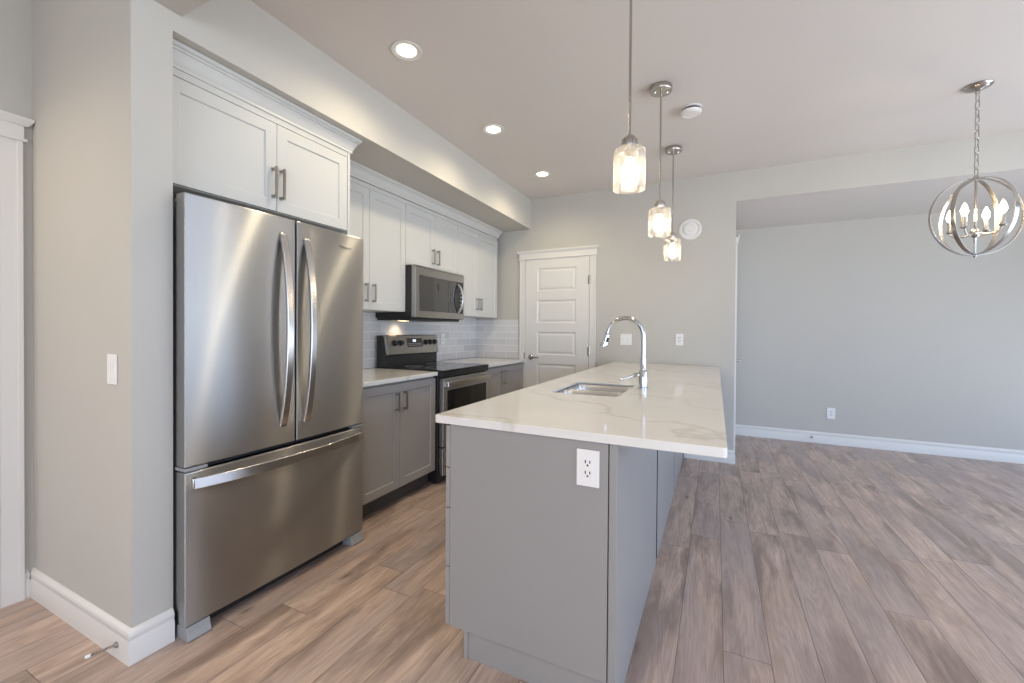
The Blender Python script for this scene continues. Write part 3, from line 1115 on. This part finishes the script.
for z0, z1 in ((0.718, 0.878), (0.562, 0.714), (0.335, 0.558), (0.108, 0.331)):
    d = MB().slab(fxn(-0.932), IY + 0.001, 1.955, z0, z1, 0.018, [(IY + 0.04, 1.92, z0 + 0.035, z1 - 0.035)], 0.007, 0.003).build('drawer', ISLE, isl, 0.001)
    hz = z1 - 0.045
    hm = MB().box(-0.967, -0.957, 1.575, 1.73, hz - 0.005, hz + 0.005)
    for y in (1.585, 1.72):
        hm.box(-0.958, -0.932, y - 0.005, y + 0.005, hz - 0.005, hz + 0.005)
    hm.build('handle', PULL, d, 0.001)
for y0, y1 in ((1.958, 2.36), (2.363, 2.80), (3.42, 3.93), (3.933, IE)):
    d = MB().slab(fxn(-0.932), y0, y1, 0.108, 0.878, 0.018, [(y0 + 0.057, y1 - 0.057, 0.165, 0.82)], 0.007, 0.003).build('door', ISLE, isl, 0.001)
    hm = MB().box(-0.967, -0.957, y1 - 0.045, y1 - 0.035, 0.68, 0.82)
    for z in (0.69, 0.81):
        hm.box(-0.958, -0.932, y1 - 0.045, y1 - 0.035, z - 0.005, z + 0.005)
    hm.build('handle', PULL, d, 0.001)

# worktop with sink cut-out
SX0, SX1, SY0, SY1 = -0.797, -0.440, 2.122, 2.640
TX0, TX1, TY0, TY1 = -0.981, 0.033, 1.334, YB - 0.003
bm = bmesh.new()


def rrect(x0, x1, y0, y1, r, n=5):
    P = []
    for cx, cy, a0 in ((x1 - r, y1 - r, 0), (x0 + r, y1 - r, 90), (x0 + r, y0 + r, 180), (x1 - r, y0 + r, 270)):
        for i in range(n + 1):
            t = math.radians(a0 + 90 * i / n)
            P.append((cx + r * math.cos(t), cy + r * math.sin(t)))
    return P


RIM = 0.903
outer = rrect(TX0, TX1, TY0, TY1, 0.012)
inner = rrect(SX0, SX1, SY0, SY1, 0.03)
rebate = rrect(SX0 - 0.016, SX1 + 0.016, SY0 - 0.016, SY1 + 0.016, 0.04)
n = len(outer)
loops = [[bm.verts.new((x, y, z)) for x, y in P] for P, z in
         ((outer, 0.885), (outer, 0.915), (inner, 0.915), (inner, RIM), (rebate, RIM), (rebate, 0.885))]
for a_, b_ in zip(loops, loops[1:] + loops[:1]):
    for i in range(n):
        j = (i + 1) % n
        bm.faces.new((a_[i], a_[j], b_[j], b_[i]))
mbx = MB()
mbx.bm.free()
mbx.bm = bm
tag(mbx.build('island_countertop', QUARTZ, None, 0.0025), 'long white veined quartz island worktop with an undermount sink cutout', 'countertop')

# sink
sk = empty('kitchen_sink', ((SX0 + SX1) / 2, (SY0 + SY1) / 2, 0.69), 'stainless double bowl sink set under the island worktop', 'sink')


def bowl(name, x0, x1, y0, y1, zt, zb):
    mb = MB()
    R = [rrect(x0 - 0.0105, x1 + 0.0105, y0 - 0.0105, y1 + 0.0105, 0.045), rrect(x0, x1, y0, y1, 0.04), rrect(x0 + 0.006, x1 - 0.006, y0 + 0.006, y1 - 0.006, 0.04),
         rrect(x0 + 0.012, x1 - 0.012, y0 + 0.012, y1 - 0.012, 0.04), rrect(x0 + 0.05, x1 - 0.05, y0 + 0.05, y1 - 0.05, 0.03)]
    Z = [zt, zt, zt - 0.02, zb + 0.03, zb]
    mb.rings([[(x, y, z) for x, y in P] for P, z in zip(R, Z)], cap=False)
    c = [mb.bm.verts.new((x, y, zb - 0.003)) for x, y in rrect((x0 + x1) / 2 - 0.05, (x0 + x1) / 2 + 0.05, (y0 + y1) / 2 - 0.04, (y0 + y1) / 2 + 0.04, 0.03)]
    mb.bm.faces.new(c)
    o = mb.build(name, SINKM, sk, 0, 50)
    s = o.modifiers.new('gauge', 'SOLIDIFY')
    s.thickness = 0.0015
    MB().lathe([(0.001, -0.001), (0.040, -0.001), (0.043, 0.002), (0.040, 0.004), (0.030, 0.001), (0.0, 0.001)], ((x0 + x1) / 2, (y0 + y1) / 2, zb), 'Z', 24).build('drain', CHROME, o, 0, 40)
    return o


ZR = RIM - 0.0018
bowl('bowl', SX0 + 0.004, SX1 - 0.004, SY0 + 0.004, 2.352, ZR, 0.70)
bowl('bowl', SX0 + 0.004, SX1 - 0.004, 2.374, SY1 - 0.004, ZR, 0.69)

# faucet
FXc, FYc = -0.374, 2.50
fc = empty('kitchen_faucet', (FXc, FYc, 0.915), 'polished chrome gooseneck faucet standing behind the island sink', 'faucet')
MB().lathe([(0.028, 0), (0.028, 0.006), (0.0235, 0.010), (0.0235, 0.095), (0.021, 0.100), (0.0165, 0.108), (0.0165, 0.17), (0.0, 0.17)], (FXc, FYc, 0.9155), 'Z', 28).build('body', CHROME, fc, 0, 40)
pts = [(FXc, FYc, 1.05), (FXc, FYc, 1.15)]
cx, cz, rr = FXc - 0.103, 1.218, 0.103
for i in range(0, 25):
    t = math.radians(-6 + (167 + 6) * i / 24)
    pts.append((cx + rr * math.cos(t), FYc, cz + rr * math.sin(t)))
e = Vector(pts[-1])
dv = (Vector(pts[-1]) - Vector(pts[-2])).normalized()
pts.append(tuple(e + dv * 0.012))
MB().tube(pts, 0.0125, 16).build('spout', CHROME, fc, 0, 60)
e = Vector(pts[-1])
hd = MB().lathe([(0.0140, 0), (0.0150, 0.003), (0.0155, 0.03), (0.0190, 0.048), (0.0230, 0.070), (0.0230, 0.080), (0.0, 0.081)], e, dv, 24).build('spray_head', CHROME, fc, 0, 40)
tng = dv.cross(Vector((0, 1, 0))).normalized()
mid = e + dv * 0.035
bt = MB()
bt.tube([mid + Vector((0, -0.010, 0)) + tng * 0.012 - dv * 0.014, mid + Vector((0, -0.010, 0)) + tng * 0.013 + dv * 0.014], 0.0075, 10)
bt.build('spray_button', BLACKP, hd, 0, 40)
MB().tube([e - dv * 0.002, e + dv * 0.003], 0.0152, 20).build('spray_collar', BLACKP, hd, 0, 40)
lv = MB().lathe([(0.013, 0), (0.013, 0.03), (0.010, 0.034), (0.0, 0.034)], (FXc - 0.018, FYc - 0.002, 0.992), (-1, -0.2, 0.0), 20)
lv.tube([(FXc - 0.044, FYc - 0.006, 0.992), (FXc - 0.075, FYc - 0.03, 0.979), (FXc - 0.118, FYc - 0.07, 0.968)], [0.0065, 0.006, 0.0055], 10)
lv.build('lever', CHROME, fc, 0, 40)


# ------------------------------------------------------------------ pendants
def make_pendant():
    x, y = 0, 0
    r = empty('pendant_light', (x, y, ZC))
    cn = MB().lathe([(0.0, 0), (0.064, 0), (0.066, -0.004), (0.066, -0.027), (0.063, -0.031), (0.0, -0.031)], (x, y, ZC - 0.0005), 'Z', 36).build('canopy', NICKEL, r, 0, 40)
    for s in (-1, 1):
        MB().lathe([(0.008, 0), (0.008, -0.006), (0.005, -0.010), (0.0, -0.010)], (x + s * 0.034, y + s * 0.014, ZC - 0.0315), 'Z', 14).build('screw', CHROME, cn, 0, 40)
    MB().lathe([(0.0055, 0), (0.0055, -0.695)], (x, y, ZC - 0.030), 'Z', 14).build('rod', NICKEL, r, 0, 40)
    sc = MB()
    sc.lathe([(0.008, 2.062), (0.020, 2.058), (0.020, 2.048), (0.0, 2.048)], (x, y, 0), 'Z', 24)
    sc.lathe([(0.0, 2.047), (0.029, 2.047), (0.030, 2.044), (0.030, 2.008), (0.026, 2.003), (0.0, 2.003)], (x, y, 0), 'Z', 28)
    for k in range(14):
        t = 2 * pi * k / 14
        sc.tube([(x + 0.030 * math.cos(t), y + 0.030 * math.sin(t), 2.045), (x + 0.030 * math.cos(t), y + 0.030 * math.sin(t), 2.010)], 0.0028, 6)
    sc.lathe([(0.0, 2.003), (0.017, 2.003), (0.017, 1.965), (0.0, 1.965)], (x, y, 0), 'Z', 20)
    sc.build('socket_cap', NICKEL, r, 0, 40)
    R = 0.065
    prof = [(0.022, 2.004), (R - 0.010, 2.004), (R - 0.003, 2.000), (R, 1.993), (R, 1.836), (R - 0.004, 1.836), (R - 0.004, 1.991), (R - 0.012, 1.999), (0.022, 1.999)]
    MB().lathe(prof, (x, y, 0), 'Z', 40, cap=False).build('shade', GLASS, r, 0, 40)
    MB().lathe([(0.0, 1.966), (0.013, 1.966), (0.014, 1.958), (0.021, 1.946), (0.032, 1.926), (0.0355, 1.905), (0.032, 1.884), (0.020, 1.869), (0.0, 1.863)], (x, y, 0), 'Z', 24).build('bulb', BULB, r, 0, 60)
    return r


PND = make_pendant()
for i, (x, y, lb) in enumerate(((-0.333, 1.80, 'clear glass cylinder pendant over the outlet end of the island'),
                                (-0.321, 2.745, 'middle clear glass cylinder pendant in the row over the island'),
                                (-0.331, 3.70, 'clear glass cylinder pendant hanging closest to the end wall'))):
    o = PND if i == 0 else copy_tree(PND)
    o.location = (x, y, ZC)
    tag(o, lb, 'pendant light', 'glass pendants over the island')


# ------------------------------------------------------------------ recessed lights
def make_downlight():
    r = empty('recessed_light', (0, 0, ZC))
    MB().lathe([(0.052, 0.0), (0.083, 0.0), (0.084, -0.003), (0.080, -0.006), (0.056, -0.003), (0.052, -0.0005)], (0, 0, ZC - 0.0005), 'Z', 40, cap=False).build('trim_ring', TRIM, r, 0, 40)
    MB().lathe([(0.0, 0), (0.053, 0), (0.053, -0.0012), (0.0, -0.0012)], (0, 0, ZC - 0.0005), 'Z', 32).build('lens', LENS, r, 0, 40)
    return r


DLT = make_downlight()
for i, (x, y, lb) in enumerate(((-1.521, 1.804, 'round recessed ceiling light above the refrigerator front'),
                                (-1.521, 2.789, 'middle one of the three round recessed ceiling lights'),
                                (-1.521, 3.781, 'round recessed ceiling light close to the panel door'))):
    o = DLT if i == 0 else copy_tree(DLT)
    o.location = (x, y, ZC)
    tag(o, lb, 'ceiling light', 'recessed lights along the soffit')
    lamp('recessed_lamp', 'SPOT', (x, y, ZC - 0.012), 31, (1.0, 0.85, 0.59), (0, 0, 0), spot_size=2.85, spot_blend=0.9, shadow_soft_size=0.05)

# ------------------------------------------------------------------ smoke alarm and wall speaker
sm = empty('smoke_detector', (-0.167, 3.094, ZC), 'round white smoke alarm on the ceiling near the pendants', 'smoke alarm')
MB().lathe([(0.0, 0), (0.068, 0), (0.070, -0.003), (0.070, -0.010), (0.0, -0.010)], (-0.167, 3.094, ZC - 0.0005), 'Z', 36).build('mounting_plate', PLATE, sm, 0, 40)
MB().lathe([(0.0, -0.010), (0.058, -0.010), (0.058, -0.022), (0.0, -0.022)], (-0.167, 3.094, ZC), 'Z', 36).build('sensor_slot', SLOT, sm, 0, 40)
MB().lathe([(0.0, -0.022), (0.064, -0.022), (0.066, -0.025), (0.062, -0.037), (0.053, -0.042), (0.047, -0.038), (0.043, -0.041), (0.0, -0.042)], (-0.167, 3.094, ZC), 'Z', 36).build('cover', PLATE, sm, 0, 30)
vc = (-0.238, YB, 2.248)
vt = empty('air_vent', vc, 'round white air vent high on the end wall', 'vent')
MB().lathe([(0.0, 0.0005), (0.102, 0.0005), (0.102, 0.006), (0.096, 0.012), (0.084, 0.012), (0.078, 0.005), (0.0, 0.005)], vc, (0, -1, 0), 44).build('frame', PLATE, vt, 0, 30)
MB().lathe([(0.0, 0.005), (0.012, 0.005), (0.012, 0.016), (0.056, 0.016), (0.062, 0.020), (0.056, 0.025), (0.040, 0.027), (0.034, 0.024), (0.0, 0.027)], vc, (0, -1, 0), 44).build('disc', PLATE, vt, 0, 30)


# ------------------------------------------------------------------ chandelier
CHX, CHY = 1.419, 3.55
ch = empty('chandelier', (CHX, CHY, ZC), 'nickel orb chandelier of crossing rings with lit candle bulbs', 'chandelier')
MB().lathe([(0.0, 0), (0.064, 0), (0.067, -0.004), (0.062, -0.012), (0.040, -0.022), (0.018, -0.028), (0.010, -0.034), (0.0, -0.034)], (CHX, CHY, ZC - 0.0005), 'Z', 40).build('canopy', NICKEL, ch, 0, 50)
ZT, ZB2 = 2.192, 1.722
zc, R = (ZT + ZB2) / 2, (ZT - ZB2) / 2
MB().tube([(CHX + 0.010 * math.cos(2 * pi * i / 14), CHY, ZC - 0.044 + 0.012 * math.sin(2 * pi * i / 14)) for i in range(14)], 0.0024, 6, loop=True).build('hook', NICKEL, ch, 0, 60)
zl = ZC - 0.050
nlk = 11
pitch = (zl - (ZT + 0.015)) / nlk
chain = empty('chain', (0, 0, 0))
chain.parent = ch
lk = None
for i in range(nlk):
    zz = zl - pitch * (i + 0.5)
    if lk is None:
        Lh, Wh = pitch / 2 + 0.0065, 0.0105
        P = []
        for q in range(18):
            t = 2 * pi * q / 18
            sx, sz = math.cos(t), math.sin(t)
            P.append((Wh * (abs(sx) ** 0.7) * (1 if sx > 0 else -1), 0, Lh * (abs(sz) ** 0.8) * (1 if sz > 0 else -1)))
        m_ = MB().tube(P, 0.0028, 7, loop=True)
        lk = m_.build('link', NICKEL, None, 0, 60)
        o = lk
    else:
        o = lk.copy()
        COL.objects.link(o)
    o.parent = chain
    o.location = (0, 0, zz - ZC)
    o.rotation_euler = (0, 0, 0.5 + (pi / 2) * (i % 2))
MB().lathe([(0.0, 0.018), (0.010, 0.018), (0.014, 0.006), (0.014, -0.004), (0.006, -0.012), (0.006, -0.30), (0.0, -0.30)], (CHX, CHY, ZT), 'Z', 20).build('stem', NICKEL, ch, 0, 40)
ZHUB = 1.855
MB().lathe([(0.0, 0.03), (0.012, 0.03), (0.022, 0.018), (0.024, 0.0), (0.018, -0.016), (0.008, -0.026), (0.006, -0.05), (0.006, ZB2 - ZHUB), (0.012, ZB2 - ZHUB), (0.0, ZB2 - ZHUB - 0.02)], (CHX, CHY, ZHUB), 'Z', 24).build('hub', NICKEL, ch, 0, 40)
Rv = Vector((math.cos(YAW), math.sin(YAW), 0))
Fv = Vector((-math.sin(YAW), math.cos(YAW), 0))
C3 = Vector((CHX, CHY, zc))
for a_deg, rad, wd in ((-48 + 35, R, 0.020), (-48 - 47, R - 0.004, 0.020), (-48 + 66, R - 0.008, 0.022)):
    t = math.radians(a_deg)
    d = Rv * math.cos(t) + Fv * math.sin(t)
    nn = d.cross(Vector((0, 0, 1)))
    N = 72
    MB().sweep([C3 + d * (rad * math.cos(2 * pi * i / N)) + Vector((0, 0, rad * math.sin(2 * pi * i / N))) for i in range(N)], nn, wd, 0.003, loop=True).build('ring', NICKEL, ch, 0.0006, 35)
RHO = 0.118
for a_deg in (110, 200, 20, 290):
    t = math.radians(a_deg)
    d = Rv * math.cos(t) + Fv * math.sin(t)
    b0 = Vector((CHX, CHY, ZHUB))
    P = [b0 + d * 0.018, b0 + d * 0.05 + Vector((0, 0, -0.012)), b0 + d * 0.09 + Vector((0, 0, -0.010)), b0 + d * (RHO - 0.012) + Vector((0, 0, 0.004)), b0 + d * RHO + Vector((0, 0, 0.026))]
    ar = MB().tube(P, 0.0045, 10).build('arm', NICKEL, ch, 0, 60)
    cc = b0 + d * RHO
    MB().lathe([(0.0, 0.020), (0.013, 0.022), (0.020, 0.030), (0.020, 0.033), (0.0115, 0.034), (0.0115, 0.095), (0.0, 0.096)], cc, 'Z', 20).build('candle_sleeve', NICKEL, ar, 0, 40)
    MB().lathe([(0.0, 0.096), (0.006, 0.097), (0.013, 0.108), (0.0168, 0.124), (0.0145, 0.142), (0.007, 0.164), (0.0, 0.176)], cc, 'Z', 16).build('bulb', FLAME, ar, 0, 60)

# ------------------------------------------------------------------ door stops
ds = empty('door_stop', (-2.012, YP - 0.016, 0.052), 'spring door stop with white tip on the stub baseboard', 'door stop')
d0 = Vector((-2.012, YP - 0.0165, 0.055))
dd = Vector((-0.30, -1.0, -0.02)).normalized()
MB().lathe([(0.0, 0), (0.011, 0), (0.011, 0.003), (0.006, 0.008), (0.0, 0.008)], d0, (0, -1, 0), 16).build('base', PULL, ds, 0, 40)
P = []
for i in range(150):
    q = i / 149
    t = 2 * pi * 18 * q
    a_ = Vector((0, 0, 1))
    b_ = dd.cross(a_)
    P.append(d0 + dd * (0.004 + 0.068 * q) + (a_ * math.cos(t) + b_ * math.sin(t)) * 0.0042)
MB().tube(P, 0.0013, 5).build('spring', NICKEL, ds, 0, 60)
MB().lathe([(0.0, 0), (0.0065, 0), (0.0065, 0.012), (0.004, 0.015), (0.0, 0.015)], d0 + dd * 0.070, dd, 14).build('tip', RUBBER, ds, 0, 40)
d0 = Vector((0.988, YF - 0.0165, 0.062))
ds2 = empty('door_stop', tuple(d0), 'tiny door stop on the long far baseboard', 'door stop')
MB().lathe([(0.0, 0), (0.013, 0), (0.013, 0.004), (0.005, 0.008), (0.0, 0.008)], d0, (0, -1, 0), 16).build('base', PULL, ds2, 0, 40)
MB().lathe([(0.0, 0.006), (0.005, 0.006), (0.005, 0.068), (0.0, 0.068)], d0, (0, -1, 0), 12).build('spring', NICKEL, ds2, 0, 40)
MB().lathe([(0.0, 0.066), (0.008, 0.066), (0.008, 0.080), (0.0, 0.082)], d0, (0, -1, 0), 14).build('tip', RUBBER, ds2, 0, 40)
